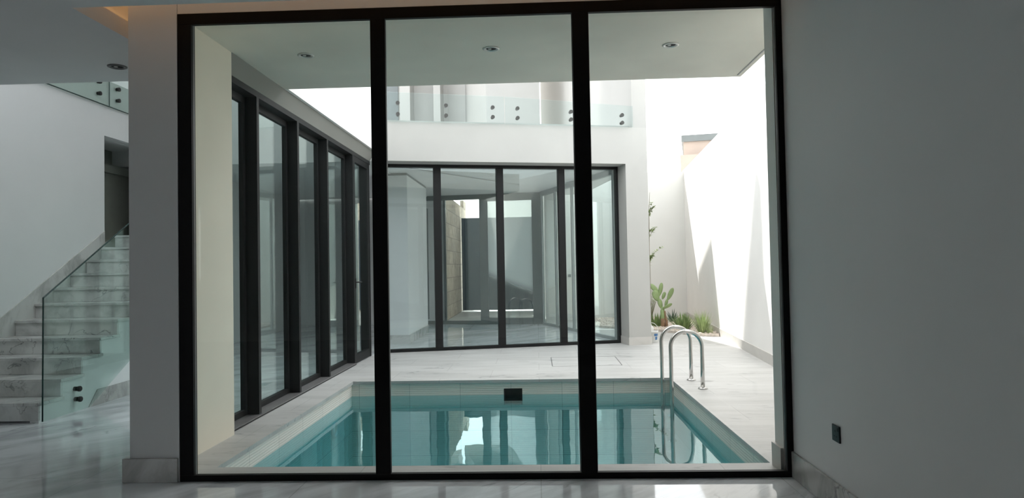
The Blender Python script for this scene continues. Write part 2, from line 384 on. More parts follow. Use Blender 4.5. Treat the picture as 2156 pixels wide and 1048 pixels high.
# ------------------------------------------------------------------ setting: floors and ground
f = MB(); f.box(-7.7, 1.585, -4.2, 4.42, -0.12, 0.0); f.box(-7.7, XF, 4.42, 10.72, -0.12, 0.0)
struct(f.build('floor', M['marble']), 'polished white marble floor with grey diagonal veins', 'floor')
glA, glB = pv(-4.15, 0.02), pv(0.0, 0.02)
pf = MB(); pf.hexa([(-7.7, 10.72), (glA[0], 10.72), glA, glB, (1.38, 12.30), (0.10, 15.98), (-2.62, 16.34), (-7.7, 16.34)], 0.0005, 0.006)
struct(pf.build('floor_pavilion', M['marble']), 'white marble floor behind the far glass front', 'floor')
dk = MB()
ov = 0.02
dk.box(XF, 2.75, 4.42, PY0+ov, -0.035, 0.0)
dk.box(XF, PX0+ov, PY0+ov, PY1-ov, -0.035, 0.0)
dk.box(PX1-ov, 3.2, PY0+ov, PY1-ov, -0.035, 0.0)
dk.box(XF, 3.4, PY1-ov, 10.72, -0.035, 0.0)
dk.box(-7.7, 3.9, 10.72, 17.2, -0.035, 0.0)
struct(dk.build('floor_deck', M['deck']), 'pale stone paving around the swimming pool', 'paving')
fc = MB(); fc.box(-9, 3.9, 17.2, 21.3, -0.06, -0.01)
struct(fc.build('floor_forecourt', M['deck']), 'grey paving in front of the slate blue gate', 'paving')
gd = MB(); gd.box(-60, 60, 21.3, 90, -0.10, -0.02); gd.box(3.9, 60, -40, 21.3, -0.10, -0.04); gd.box(-60, -9, -40, 21.3, -0.10, -0.04); gd.box(-9, 3.9, -40, -4.2, -0.10, -0.04)
struct(gd.build('ground', M['ground']), 'pale ground beyond the plot', 'ground')

# ------------------------------------------------------------------ setting: our room
wr = MB(); wr.box(XR, 1.80, -4.2, YW+0.01, 0, 3.6); wr.box(1.587, 3.0, YW+0.01, 4.66, 0, 3.6)
struct(wr.build('wall_right', M['paint']), 'plain grey-white wall at the right of the window', 'wall')
wb = MB(); wb.box(-6.5, 1.80, -4.4, -4.2, 0, 3.6); wb.box(-7.7, -6.5, -4.4, -4.2, 0, 1.2); wb.box(-7.7, -6.5, -4.4, -4.2, 2.6, 3.6)  # opening added out of view to let sky light into the room
struct(wb.build('wall_back', M['paint']), 'white wall behind the viewer with an opening added to light the room', 'wall')
ww = MB()
ww.box(-2.66, -2.332, YW, 4.62, 0, 3.6)
ww.box(-2.332, XR, YW+0.005, 4.62, 3.046, 3.6)
struct(ww.build('wall_window', M['paint'], bevel=0.004), 'white pier left of the black framed window and the strip above it', 'wall')
pc = MB(); pc.box(-2.66, -2.53, 4.621, 5.65, 0, SOF-0.001); pc.box(-2.53, -2.332, 4.621, 4.64, 0, SOF-0.001)
struct(pc.build('wall_pier', M['cream']), 'cream rendered outdoor pier beside the left glass front', 'wall')
rv = MB(); rv.box(1.557, 1.587, 4.50, 4.66, 0, SOF)
struct(rv.build('wall_reveal', M['render']), 'white outdoor reveal at the right edge of the window', 'wall')
bb = MB(); bb.slab_x([(-4.2, 0), (4.42, 0), (4.42, 0.162), (-4.2, 0.162)], XR-0.017, XR-0.0005)
struct(bb.build('baseboard_right', M['marble_v'], bevel=0.004), 'marble skirting along the right wall', 'skirting')
bb = MB(); bb.box(-2.70, -2.337, YW-0.02, YW-0.0005, 0, 0.155); bb.box(-2.70, -2.661, YW-0.0005, 5.6, 0, 0.155)
struct(bb.build('baseboard_pier', M['marble_v'], bevel=0.004), 'marble skirting around the pier left of the window', 'skirting')
bb = MB(); bb.box(1.537, 1.5565, 4.505, 4.675, 0, 0.155)
struct(bb.build('baseboard_reveal', M['skirt']), 'small outdoor skirting at the window reveal', 'skirting')

# ceiling with a light cove that runs along the window and turns into the hall
SY, SX = 4.0, -2.76           # lip lines of the cove
CE = 5.58                     # where the ceiling stops at the stair hall
c = MB()
c.box(-7.7, XR, -4.2, SY, CZ, CZ+0.12)
c.box(-7.7, SX, SY, CE, CZ, CZ+0.12)
c.box(-7.7, XR, -4.2, SY-0.16, CZ+0.12, 3.6)
c.box(-7.7, SX-0.16, SY-0.16, CE, CZ+0.12, 3.6)
c.box(SX-0.16, XR, SY-0.16, YW, 3.32, 3.6)
c.box(SX-0.16, -2.66, YW, CE, 3.32, 3.6)
c.box(SX-0.16, -2.661, CE-0.06, CE, 3.02, 3.32)
struct(c.build('ceiling', M['ceil']), 'white room ceiling with a cove beside the window', 'ceiling')
led = MB(); led.box(SX-0.10, 1.4, SY-0.10, SY-0.085, CZ+0.121, CZ+0.136)
led.box(SX-0.10, SX-0.085, SY-0.085, CE-0.1, CZ+0.121, CZ+0.136)
tag(led.build('led_strip', M['led']), 'warm light strip hidden in the ceiling cove by the window', 'light strip')

# big black framed window
wn = thing('window_1', ((-2.33+1.58)/2, 4.45, 0), 'large black framed window of three panes facing the pool', 'window', kind='structure')
def fr(name, front, rear):
    b = MB()
    for (x0, x1, z0, z1), y0, y1 in ((front, YW, 4.43), (rear, 4.4301, 4.50)): b.box(x0, x1, y0, y1, z0, z1)
    return b.build(name, M['black'], wn, bevel=0.002)
ZB, ZT = 0.022, 2.998
FB, FT = 0.040, 2.974
fr('frame_rail', (-2.33, 1.583, 0.0, FB), (-2.33, 1.583, 0.0, ZB)); fr('frame_rail', (-2.33, 1.583, FT, 3.046), (-2.33, 1.583, ZT, 3.046))
fr('frame_stile', (-2.33, -2.239, FB, FT), (-2.33, -2.262, ZB, ZT)); fr('frame_stile', (1.543, 1.583, FB, FT), (1.562, 1.583, ZB, ZT))
fr('mullion', (-1.055, -0.958, FB, FT), (-1.053, -0.973, ZB, ZT)); fr('mullion', (0.255, 0.358, FB, FT), (0.259, 0.356, ZB, ZT))
for x0, x1 in ((-2.262, -1.055), (-0.973, 0.259), (0.358, 1.562)):
    b = MB(); b.box(x0, x1, 4.444, 4.452, ZB, ZT); b.build('pane', M['glass'], wn)
    b = MB()
    b.box(x0, x0+0.007, 4.453, 4.475, ZB, ZT); b.box(x1-0.007, x1, 4.453, 4.475, ZB, ZT); b.box(x0+0.007, x1-0.007, 4.453, 4.475, ZB, ZB+0.004)
    b.build('glazing_bead', M['sill'], wn)

# black wall socket on the right wall
so = thing('wall_socket', (XR, 3.762, 0.426), 'black wall socket low on the right wall', 'socket')
b = MB(); b.box(XR-0.010, XR-0.0005, 3.717, 3.807, 0.383, 0.471); b.build('face_plate', M['plastic'], so, bevel=0.003)
b = MB(); b.box(XR-0.013, XR-0.0105, 3.727, 3.739, 0.444, 0.460); b.build('switch', M['rubber'], so, bevel=0.001)
for y, z, wy, hz_ in ((3.765, 0.440, 0.005, 0.010), (3.776, 0.412, 0.009, 0.004), (3.750, 0.412, 0.009, 0.004)):
    b = MB(); b.box(XR-0.0112, XR-0.0101, y-wy/2, y+wy/2, z-hz_/2, z+hz_/2); b.build('pin_hole', M['hole'], so)

# ------------------------------------------------------------------ setting: stair hall and left wing
wl = MB()
wl.box(XL-0.2, XL, CE-0.1, 8.92, 0, 3.58); wl.box(XL-0.2, XL, 8.92, 10.4, 3.19, 3.58); wl.box(XL-0.2, XL, 10.4, 16.4, 0, 3.58)
wl.box(-7.9, -7.7, -4.2, 17.0, 0, 6.6)
struct(wl.build('wall_left', M['paint']), 'tall white wall behind the staircase', 'wall')
ul = MB(); ul.box(-7.7, XL-0.201, CE-0.1, 16.4, 3.30, 3.585)
struct(ul.build('floor_upper', M['paint']), 'white edge of the upper landing above the stairs', 'floor')
sh = MB()                      # shell of the tall stair hall
sh.box(-7.7, -2.45, CE, 10.9, 6.4, 6.6)
sh.box(-7.7, -7.3, CE-0.15, CE, 3.6, 6.4); sh.box(-3.5, -2.661, CE-0.15, CE, 3.6, 6.4); sh.box(-7.3, -3.5, CE-0.15, CE, 6.1, 6.4)  # gap between these is an added high opening that lights the hall
sh.box(-7.7, -2.45, 10.72, 10.9, 3.05, 6.4)
struct(sh.build('wall_stairwell', M['paint']), 'white upper shell of the stair hall', 'wall')
tw = MB(); tw.box(-2.66, -2.49, 6.871, 10.9, SOF+0.0, 6.6); tw.box(-2.66, -2.49, CE-0.1, 6.871, 3.601, 6.6)
struct(tw.build('wall_tower', M['render']), 'bright white outdoor wall above the left glass front', 'wall')
hd = MB()
hd.poly([(-2.525, 5.652, SOF-0.001), (-2.525, 10.72, SOF-0.001), (XF-0.16, 10.72, 3.043), (XF-0.16, 5.652, 3.043), (XF, 5.652, 3.043), (XF, 10.72, 3.043), (XF-0.16, 5.652, SOF-0.001), (XF-0.16, 10.72, SOF-0.001)],
        [[0, 1, 5, 4], [4, 5, 2, 3], [3, 2, 7, 6], [6, 7, 1, 0], [0, 4, 3, 6], [1, 7, 2, 5]])
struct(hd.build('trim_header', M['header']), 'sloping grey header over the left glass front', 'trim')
rf = MB(); rf.box(-7.7, -2.60, 10.9, 16.4, 3.05, 3.6)
struct(rf.build('ceiling_wing', M['ceil']), 'white ceiling of the far wing', 'ceiling')

# room inside the opening beside the stairs
nk = MB(); nk.box(-7.7, XL-0.2, 8.75, 8.92, 0, 3.3); nk.box(-6.7, XL-0.2, 12.5, 12.6, 0, 3.3); nk.box(-6.7, -6.6, 8.92, 12.5, 1.8, 2.90); nk.box(-6.62, -6.52, 8.92, 12.5, 2.90, 3.02); nk.box(-6.9, -6.75, 8.92, 12.5, 3.02, 3.3); nk.box(-6.7, XL-0.2, 8.92, 12.5, 1.6, 1.8)
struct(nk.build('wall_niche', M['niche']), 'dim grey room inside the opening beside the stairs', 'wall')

# staircase
RISE, TREAD, Y0S, Z0S = 0.168, 0.297, 6.158, 0.187
st = thing('staircase', (-5.14, Y0S, 0), 'white marble staircase rising along the left wall', 'stairs')
for k in range(11):
    z1 = Z0S + RISE*k; y0 = Y0S + TREAD*k
    b = MB(); b.slab_x([(y0-0.018, z1-0.03), (y0+TREAD+0.03, z1-0.03), (y0+TREAD+0.03, z1), (y0-0.018, z1)], XL+0.012, -4.556)
    b.slab_x([(y0, max(0, z1-RISE)+ (0.0005 if k else 0)), (y0+0.03, max(0, z1-RISE)+(0.0005 if k else 0)), (y0+0.03, z1-0.03), (y0, z1-0.03)], XL+0.012, -4.575)
    b.build('step', M['marble_s'], st, bevel=0.003)
prof = [(Y0S+0.01, 0.0)]
for k in range(11):
    prof += [(Y0S+TREAD*k+0.01, Z0S+RISE*k-0.031), (Y0S+TREAD*(k+1)+0.01, Z0S+RISE*k-0.031)]
prof += [(Y0S+TREAD*11+0.01, 0.0)]
b = MB(); b.slab_x(prof, -4.66, -4.577); b.build('side_wall', M['paint'], st, label='white side wall under the steps')
e = 0.17
b = MB(); b.slab_x([(Y0S-0.25, 0), (Y0S+0.3, 0), (8.91, 1.6), (8.91, Z0S+(8.91-Y0S)*RISE/TREAD+e), (Y0S-0.25+0.02, Z0S-0.25*RISE/TREAD+e-0.01)], XL+0.0005, XL+0.0115); b.build('skirting', M['marble_v'], st, label='sloping marble skirting on the left wall')
b = MB(); b.slab_x([(6.86, 0.0), (9.4, 0.0), (9.4, 0.158), (7.0, 0.158)], -4.5765, -4.566); b.build('skirting', M['marble_v'], st)

gr = thing('glass_stair_railing', (-4.54, 6.16, 0), 'frameless glass railing on the open side of the staircase', 'railing')
gp = [(6.166, 0.012), (6.82, 0.012), (9.5, 1.46), (9.5, 3.05), (6.178, 1.14)]
b = MB(); b.slab_x(gp, -4.546, -4.534); b.build('glass_panel', M['glass_r'], gr)
b = MB()
b.tube([(-4.54, 6.166, 0.012), (-4.54, 6.178, 1.14)], 0.0075, 6); b.tube([(-4.54, 6.178, 1.14), (-4.54, 9.5, 3.05)], 0.0075, 6)
b.build('polished_edge', M['edge'], gr, label='dark green polished glass edge')
for y, z in ((6.655, 0.225), (6.665, 0.122), (8.9, 1.52), (8.9, 1.40)):
    b = MB(); b.lathe([(0.0, -0.0005), (0.022, -0.0005), (0.022, 0.03)], (-4.5765, y, z), 20, 'X'); b.lathe([(0.027, 0.0425), (0.027, 0.060), (0.022, 0.066), (0.0, 0.066)], (-4.5765, y, z), 20, 'X')
    b.build('standoff', M['rubber'], gr, smooth=False)

ub = thing('landing_balustrade', (XL+0.03, 8.9, 3.6), 'glass balustrade of the upper landing above the stair hall', 'balustrade')
for y0, y1 in ((5.7, 8.985), (9.0, 11.9)):
    b = MB(); b.box(XL+0.02, XL+0.032, y0, min(y1, 10.7), 3.585, 4.6); b.build('glass_panel', M['glass_r'], ub)
b = MB(); b.tube([(XL+0.026, 5.7, 3.59), (XL+0.026, 10.7, 3.59)], 0.008, 6); b.tube([(XL+0.026, 8.992, 3.6), (XL+0.026, 8.992, 4.6)], 0.007, 6); b.build('glass_edge', M['edge'], ub)
for y in (6.2, 7.5, 8.77, 9.18, 10.4):
    for z in (3.715, 3.870):
        b = MB(); b.lathe([(0.0, -0.012), (0.022, -0.012), (0.022, 0.0005)], (XL+0.0195, y, z), 18, 'X'); b.lathe([(0.027, 0.0), (0.027, 0.022), (0.0, 0.026)], (XL+0.033, y, z), 18, 'X')
        b.build('standoff', M['rubber'], ub)
up_ = MB(); up_.box(XL-0.2, XL-0.008, 5.6, 10.7, 3.585, 3.95)
struct(up_.build('wall_upstand', M['render']), 'white upstand behind the glass of the upper landing', 'wall')

# left glass front
lf = thing('window_2', (XF-0.1, 8.1, 0), 'row of tall charcoal framed panes left of the pool', 'window', kind='structure')
b = MB(); b.box(XF-0.16, XF+0.02, 5.65, 9.70, 0.001, 0.022); b.build('sill', M['sill'], lf)
b = MB(); b.box(XF+0.005, XF+0.021, 5.65, 9.70, 0.001, 0.012); b.build('sill_lip', M['dark'], lf)
b = MB(); b.box(XF-0.15, XF, 5.65, 10.72, 2.985, 3.042); b.build('head_rail', M['dark'], lf)
posts = [5.655, 6.335, 7.43, 8.50, 9.70, 10.62]
for i, y in enumerate(posts):
    b = MB(); b.box(XF-0.15, XF, y, y+0.055, 0.022 if i < 5 else 0.001, 2.985); b.build('mullion', M['dark'], lf, bevel=0.002)
for i in range(4):
    y0, y1 = posts[i]+0.055, posts[i+1]
    b = MB()
    b.box(XF-0.155, XF-0.11, y0, y0+0.05, 0.022, 2.985); b.box(XF-0.155, XF-0.11, y1-0.05, y1, 0.022, 2.985)
    b.box(XF-0.155, XF-0.11, y0+0.05, y1-0.05, 0.022, 0.075); b.box(XF-0.155, XF-0.11, y0+0.05, y1-0.05, 2.92, 2.985)
    b.build('sash', M['dark'], lf, bevel=0.002)
    b = MB(); b.box(XF-0.138, XF-0.130, y0+0.05, y1-0.05, 0.075, 2.92); b.build('pane', M['glass_l'], lf)
dr = thing('door_1', (XF-0.08, 10.2, 0), 'narrow charcoal framed glass door at the far end of the left glass front', 'door', kind='structure')
y0, y1 = 9.755, 10.62
b = MB(); b.box(XF-0.06, XF-0.005, y0, y0+0.075, 0.01, 2.985); b.box(XF-0.06, XF-0.005, y1-0.075, y1, 0.01, 2.985); b.box(XF-0.06, XF-0.005, y0+0.075, y1-0.075, 0.01, 0.13); b.box(XF-0.06, XF-0.005, y0+0.075, y1-0.075, 2.90, 2.985)
b.build('door_frame', M['dark'], dr, bevel=0.002)
b = MB(); b.box(XF-0.036, XF-0.028, y0+0.075, y1-0.075, 0.13, 2.90); b.build('pane', M['glass_l'], dr)
b = MB(); b.box(XF-0.005, XF+0.006, y0+0.018, y0+0.052, 1.08, 1.22); b.tube([(XF+0.005, y0+0.035, 1.165), (XF+0.05, y0+0.035, 1.165), (XF+0.055, y0+0.16, 1.165)], 0.010, 10); b.build('handle', M['rubber'], dr)

# ------------------------------------------------------------------ soffit over the pool
sf = MB(); sf.box(-2.66, 2.055, 4.621, 6.87, SOF, 3.6); sf.box(-7.7, -2.66, CE-0.14, CE-0.001, 3.3, 3.6)
struct(sf.build('ceiling_soffit', M['cement']), 'grey cement soffit overhanging the near end of the pool', 'ceiling')
tg = MB(); tg.box(2.000, 2.012, 4.7, 6.80, SOF-0.004, SOF-0.0005)
struct(tg.build('trim_drip', M['greyframe']), 'thin drip groove near the right edge of the soffit', 'trim')

def downlight(x, y, z, label, mat=M['trimw'], group=None):
    t = thing('downlight', (x, y, z), label, 'downlight', group)
    b = MB(); b.lathe([(0.070, -0.0005), (0.070, -0.006), (0.060, -0.010), (0.050, -0.008), (0.046, -0.0005)], (x, y, z), 28); b.build('trim_ring', mat, t, smooth=True)
    b = MB(); b.lathe([(0.0, -0.0015), (0.0425, -0.0015), (0.0425, -0.0005), (0.0, -0.0005)], (x, y, z), 28); b.build('lamp_recess', M['hole'], t)
    b = MB(); b.ellipsoid((x-0.012, y, z-0.003), [(0.016, 0, 0), (0, 0.016, 0), (0, 0, 0.004)], 12, 6); b.build('lens', M['trimw'], t, smooth=True)
    return t
d0 = downlight(-1.945, 5.79, SOF, 'recessed round downlight in the soffit, leftmost of the row of three', group='downlights in the soffit')
downlight(-0.352, 5.76, SOF, 'recessed round downlight in the soffit, middle of the row of three', group='downlights in the soffit')
downlight(1.160, 5.80, SOF, 'recessed round downlight in the soffit, nearest the right garden wall', group='downlights in the soffit')
downlight(-3.21, 5.17, CZ, 'dark recessed downlight in the hall ceiling near the cove', M['sill'])

# ------------------------------------------------------------------ swimming pool
sp = thing('swimming_pool', (-0.35, 6.5, -1.4), 'rectangular swimming pool with turquoise water', 'swimming pool')
WZ = -0.182
b = MB()
wx0, wx1, wy0, wy1, zb = PX0-0.15, PX1+0.15, PY0-0.15, PY1+0.15, -1.42
sk0, sk1, sz0, sz1 = -0.425, -0.205, -0.30, -0.108     # skimmer mouth
b.box(wx0, PX0, wy0, wy1, zb, -0.035); b.box(PX1, wx1, wy0, wy1, zb, -0.035); b.box(PX0, PX1, wy0, PY0, zb, -0.035)
b.box(PX0, sk0, PY1, wy1, zb, -0.035); b.box(sk1, PX1, PY1, wy1, zb, -0.035); b.box(sk0, sk1, PY1, wy1, zb, sz0); b.box(sk0, sk1, PY1, wy1, sz1, -0.035)
b.build('basin_walls', M['pool'], sp)
b = MB(); b.box(PX0, PX1, PY0, PY1, zb-0.1, zb); b.build('basin_floor', M['poolfloor'], sp)
b = MB(); b.poly([(PX0+0.001, PY0+0.001, WZ), (PX1-0.001, PY0+0.001, WZ), (PX1-0.001, PY1-0.001, WZ), (PX0+0.001, PY1-0.001, WZ)], [[0, 1, 2, 3]]); b.build('water', M['water'], sp)
b = MB()
b.box(sk0, sk1, PY1+0.10, PY1+0.12, sz0, sz1); b.box(sk0, sk0+0.012, PY1-0.004, PY1+0.10, sz0, sz1); b.box(sk1-0.012, sk1, PY1-0.004, PY1+0.10, sz0, sz1); b.box(sk0+0.012, sk1-0.012, PY1-0.004, PY1+0.10, sz1-0.012, sz1)
b.build('skimmer_mouth', M['hole'], sp, label='dark square skimmer opening in the far pool wall')
b = MB()
ring = [(PX0+0.012, 7.52+0.075*cos(a), -0.40+0.075*sin(a)) for a in [2*pi*i/24 for i in range(25)]]
b.tube(ring, 0.018, 10, cap=False); b.build('return_inlet', M['whitep'], sp, smooth=True, label='white ring fitting under water on the left pool wall')

ld = thing('pool_ladder', (1.6, 7.78, 0), 'polished steel pool ladder at the far right corner of the pool', 'pool ladder')
def rail(y):
    xa, xb, rr = 1.421, 1.755, 0.167
    pts = [(xa, y, -1.15), (xa, y, -0.5), (xa, y, 0.2), (xa, y, 0.45)]
    pts += [(xa+rr-rr*cos(a), y, 0.45+rr*sin(a)) for a in [pi*i/20 for i in range(1, 20)]]
    pts += [(xb, y, 0.45), (xb, y, 0.2), (xb, y, 0.006)]
    b = MB(); b.tube(pts, 0.0215, 20); r = b.build('hand_rail', M['steel'], ld, smooth=True)
    b = MB(); b.lathe([(0.0, 0.0), (0.052, 0.0), (0.050, 0.010), (0.030, 0.018), (0.0225, 0.019)], (xb, y, 0.0005), 28); b.build('flange', M['steel'], ld, smooth=True)
rail(7.50); rail(8.055)
for z in (-0.30, -0.56, -0.82):
    b = MB(); b.slab_x([(7.52, z-0.012), (8.035, z-0.012), (8.035, z+0.012), (7.52, z+0.012)], 1.375, 1.467); b.build('tread', M['steel'], ld, bevel=0.005)
for y in (7.50, 8.055):
    b = MB(); b.tube([(1.441, y, -1.05), (PX1-0.001, y, -1.05)], 0.014, 12); b.build('wall_bumper', M['rubber'], ld)

hc = thing('access_cover', (0.65, 9.75, 0.0), 'square tiled access cover flush with the paving beyond the pool', 'access cover')
b = MB()
q = [(0.18, 9.30), (1.115, 9.32), (1.12, 10.21), (0.18, 10.20)]
for i in range(4):
    (ax, ay), (bx_, by) = q[i], q[(i+1) % 4]
    d = Vector((bx_-ax, by-ay)).normalized(); pn = Vector((-d.y, d.x))*0.005
    b.hexa([(ax-pn.x, ay-pn.y), (bx_-pn.x, by-pn.y), (bx_+pn.x, by+pn.y), (ax+pn.x, ay+pn.y)], 0.0004, 0.0015)
b.build('frame', M['sill'], hc)
b = MB(); b.hexa([(0.19, 9.31), (1.105, 9.33), (1.11, 10.20), (0.19, 10.19)], 0.0003, 0.001); b.build('tile_infill', M['deck'], hc)

# ------------------------------------------------------------------ pavilion opposite
pw = MB()
pw.obox(P0, U, N, -4.02, 0.36, -0.42, -0.09, 3.035, 3.65)
pw.obox(P0, U, N, -0.03, 0.36, -0.42, 0.12, 0.0, 3.035)
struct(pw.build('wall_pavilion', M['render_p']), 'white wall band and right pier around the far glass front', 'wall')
bb = MB(); bb.obox(P0, U, N, -0.04, 0.37, -0.43, -0.4205, 0.0, 0.13); bb.obox(P0, U, N, -0.04, -0.0305, -0.4205, -0.05, 0.0, 0.13); bb.obox(P0, U, N, 0.3605, 0.37, -0.4205, 0.12, 0.0, 0.13)
struct(bb.build('baseboard_pavilion', M['skirt']), 'beige skirting at the foot of the pavilion pier', 'skirting')
def side(wd, off=0.0):        # outer right side of the upper wall, running back
    return (1.885-0.15*wd-off, 11.72+wd)
ps = MB(); ps.hexa([pv(-4.3, -0.09), pv(0.34, -0.09), side(0.3, 0.005), side(5.0, 0.005), (-2.62, 16.9), (-2.62, 10.9)], 3.065, 3.645)
struct(ps.build('ceiling_pavilion', M['ceil']), 'white ceiling slab of the pavilion', 'ceiling')
# right side wall of the terrace; rising top shaped to cast the garden wall shadow
prof = [(-0.045, 3.645), (9.5, 3.645), (9.5, 11.72), (4.62, 11.72), (3.82, 10.62), (3.80, 9.45), (2.3, 6.95), (-0.045, 4.95)]
b = MB(); kk = len(prof)
inner = [(-0.045, 3.645), (9.5, 3.645), (9.5, 11.7), (6.2, 11.7), (5.75, 11.7), (5.6, 11.4), (4.2, 9.1), (-0.045, 4.9)]
pts = [(side(a)[0], side(a)[1], z) for a, z in prof] + [(side(a, 0.25)[0], side(a, 0.25)[1]-0.06, z) for a, z in inner]
b.poly(pts, [list(range(kk))[::-1], list(range(kk, 2*kk))] + [[i, (i+1) % kk, kk+(i+1) % kk, kk+i] for i in range(kk)])
struct(b.build('wall_terrace_right', M['render_u']), 'white side wall of the upper terrace, top shaped for its shadow', 'wall')
# upper storeys set back behind the terrace, made tall to shade the pool
b = MB(); b.hexa([pv(-1.38, 5.35), pv(-0.02, 5.35), pv(-0.02, 10.4), pv(-1.38, 10.4)], 3.9, 18.0)
struct(b.build('wall_upper', M['render_u']), 'white upper storey set back behind the balcony, made tall to shade the pool', 'wall')
b = MB(); b.box(-9.0, -2.6, 20.6, 23.0, 4.3, 24.5); b.hexa([pv(-1.381, 9.0), pv(-1.381, 9.1), (-2.6, 20.75), (-2.75, 20.65)], 4.3, 18.0)
b.box(-3.92, -3.62, 19.9, 20.599, 4.3, 9.0); b.box(-2.93, -2.73, 19.9, 20.599, 4.3, 9.0)
struct(b.build('wall_upper_far', M['render_u']), 'far white upper wall left of the set back storey, made tall to shade the pool', 'wall')
b = MB(); b.box(-4.75, -4.1, 20.56, 20.599, 4.6, 6.9)
struct(b.build('window_6', M['greyframe']), 'dark upper window behind the balcony glass', 'window')
# balcony glass: two frameless sheets on steel discs
bg_ = thing('balcony_balustrade', (pv(-2, -0.46)[0], pv(-2, -0.46)[1], 3.65), 'frameless glass balcony balustrade above the far glass front', 'balustrade')
def bp(u_, z, n_=-0.47): return (*pv(u_, n_), z)
for ua, ub_, za, zb_ in ((-4.05, -2.10, 4.105, 4.09), (-2.085, 0.10, 4.09, 4.00)):
    b = MB(); b.poly([bp(ua, 3.645), bp(ub_, 3.648), bp(ub_, zb_), bp(ua, za), bp(ua, 3.645, -0.458), bp(ub_, 3.648, -0.458), bp(ub_, zb_, -0.458), bp(ua, za, -0.458)],
                     [[0, 1, 2, 3], [7, 6, 5, 4], [0, 4, 5, 1], [1, 5, 6, 2], [2, 6, 7, 3], [3, 7, 4, 0]]); b.build('glass_panel', M['glass_b'], bg_)
for u_, z0, z1 in ((-3.796, 3.757, 3.932), (-3.042, 3.755, 3.914), (-2.29, 3.751, 3.906), (-1.882, 3.747, 3.902), (-0.983, 3.746, 3.873), (-0.096, 3.713, 3.841)):
    for z in (z0, z1):
        b = MB()
        p1 = Vector(bp(u_, z, -0.50)); p2 = Vector(bp(u_, z, -0.471)); b.tube([p1, p2], 0.031, 20)
        p1 = Vector(bp(u_, z, -0.4575)); p2 = Vector(bp(u_, z, -0.42)); b.tube([p1, p2], 0.024, 20)
        b.build('standoff', M['bracket'], bg_)
# low kerb behind the balcony glass
b = MB(); b.obox(P0, U, N, -4.02, 0.09, -0.30, -0.10, 3.651, 3.70)
struct(b.build('trim_terrace', M['render_u']), 'white kerb of the terrace behind the balcony glass', 'trim')

# far glass front
gf = thing('window_3', (*pv(-2, 0), 0), 'charcoal framed glass front of the pavilion across the pool', 'window', kind='structure')
def gbox(name, u0, u1, n0, n1, z0, z1, mat, bev=0.0):
    b = MB(); b.obox(P0, U, N, u0, u1, n0, n1, z0, z1); return b.build(name, mat, gf, bevel=bev)
gbox('frame_rail', -4.1, 0.045, -0.05, 0.05, 0.0065, 0.05, M['dark'], 0.002); gbox('frame_rail', -4.1, 0.045, -0.05, 0.05, 2.995, 3.062, M['dark'], 0.002)
for a, b_ in ((-4.1, -3.96), (-3.215, -3.095), (-2.168, -2.052), (-1.100, -0.988), (-0.07, 0.045)):
    gbox('mullion', a, b_, -0.05, 0.05, 0.05, 2.995, M['dark'], 0.002)
for a, b_ in ((-3.96, -3.215), (-3.095, -2.168), (-2.052, -1.100), (-0.988, -0.07)):
    gbox('pane', a, b_, -0.004, 0.004, 0.05, 2.995, M['glass_g'])

# right side of the pavilion: glass towards the planting
A, Bq = Vector((1.40, 12.33)), Vector((0.125, 15.93))
su = (Bq-A).normalized(); sn = Vector((su.y, -su.x)); SL = (Bq-A).length
sg = thing('window_4', (A.x, A.y, 0), 'grey framed side glazing of the pavilion facing the plants', 'window', kind='structure')
def sbox(name, a, b_, n0, n1, z0, z1, mat):
    b = MB(); b.obox(A, su, sn, a, b_, n0, n1, z0, z1); return b.build(name, mat, sg)
sbox('frame_rail', 0, SL, -0.03, 0.03, 0.0065, 0.06, M['paleframe']); sbox('frame_rail', 0, SL, -0.03, 0.03, 2.96, 3.064, M['paleframe'])
sp4 = [0.0, 1.0, 1.95, 2.9, SL-0.06]
for a in sp4: sbox('mullion', a, a+0.05, -0.025, 0.025, 0.06, 2.96, M['paleframe'])
for i in range(4): sbox('pane', sp4[i]+0.05, sp4[i+1], -0.004, 0.004, 0.06, 2.96, M['glass_g'])

# left block inside the pavilion and end walls
b = MB(); b.box(-2.68, -2.305, 12.25, 14.4, 0.0065, 3.02)
struct(b.build('wall_block', M['paint']), 'white pier inside the pavilion behind the far glass', 'wall')
b = MB(); b.box(-2.69, -2.290, 12.235, 14.41, 0.0066, 0.16)
struct(b.build('baseboard_block', M['marble_v']), 'marble skirting of the pier inside the pavilion', 'skirting')
b = MB(); b.box(-2.675, -2.31, 12.255, 14.395, 3.02, 3.064)
struct(b.build('trim_shadow_gap', M['greyframe']), 'dark shadow gap on top of the inner pavilion pier', 'trim')
YD = 16.35
def yb(x): return 16.05 + (0.1-x)*0.13
ew = MB()
ew.hexa([(-7.7, 16.45), (-4.32, 16.45), (-4.32, 16.55), (-7.7, 16.55)], 0.0, 3.064)
ew.hexa([(-4.05, 16.45), (-2.20, 16.375), (-2.20, 16.5), (-4.05, 16.55)], 0.0, 3.064)
ew.hexa([(-4.32, 16.45), (-4.05, 16.45), (-4.05, 16.55), (-4.32, 16.55)], 2.95, 3.064)
struct(ew.build('wall_pavilion_far', M['paint']), 'white far wall of the pavilion', 'wall')
b = MB(); b.box(-2.62, -2.56, 14.9, 16.2, 0.15, 2.75)
d4 = b.build('door_2', M['greyframe']); struct(d4, 'dark panel door on the left side inside the pavilion', 'door')
fd = thing('window_5', (-1.95, 16.3, 0), 'tall fixed pane at the far end of the pavilion with the gate behind', 'window', kind='structure')
def fseg(name, x0, x1, z0, z1, mat, par, t=0.05):
    b = MB(); b.hexa([(x0, yb(x0)-t), (x1, yb(x1)-t), (x1, yb(x1)+t), (x0, yb(x0)+t)], z0, z1); return b.build(name, mat, par)
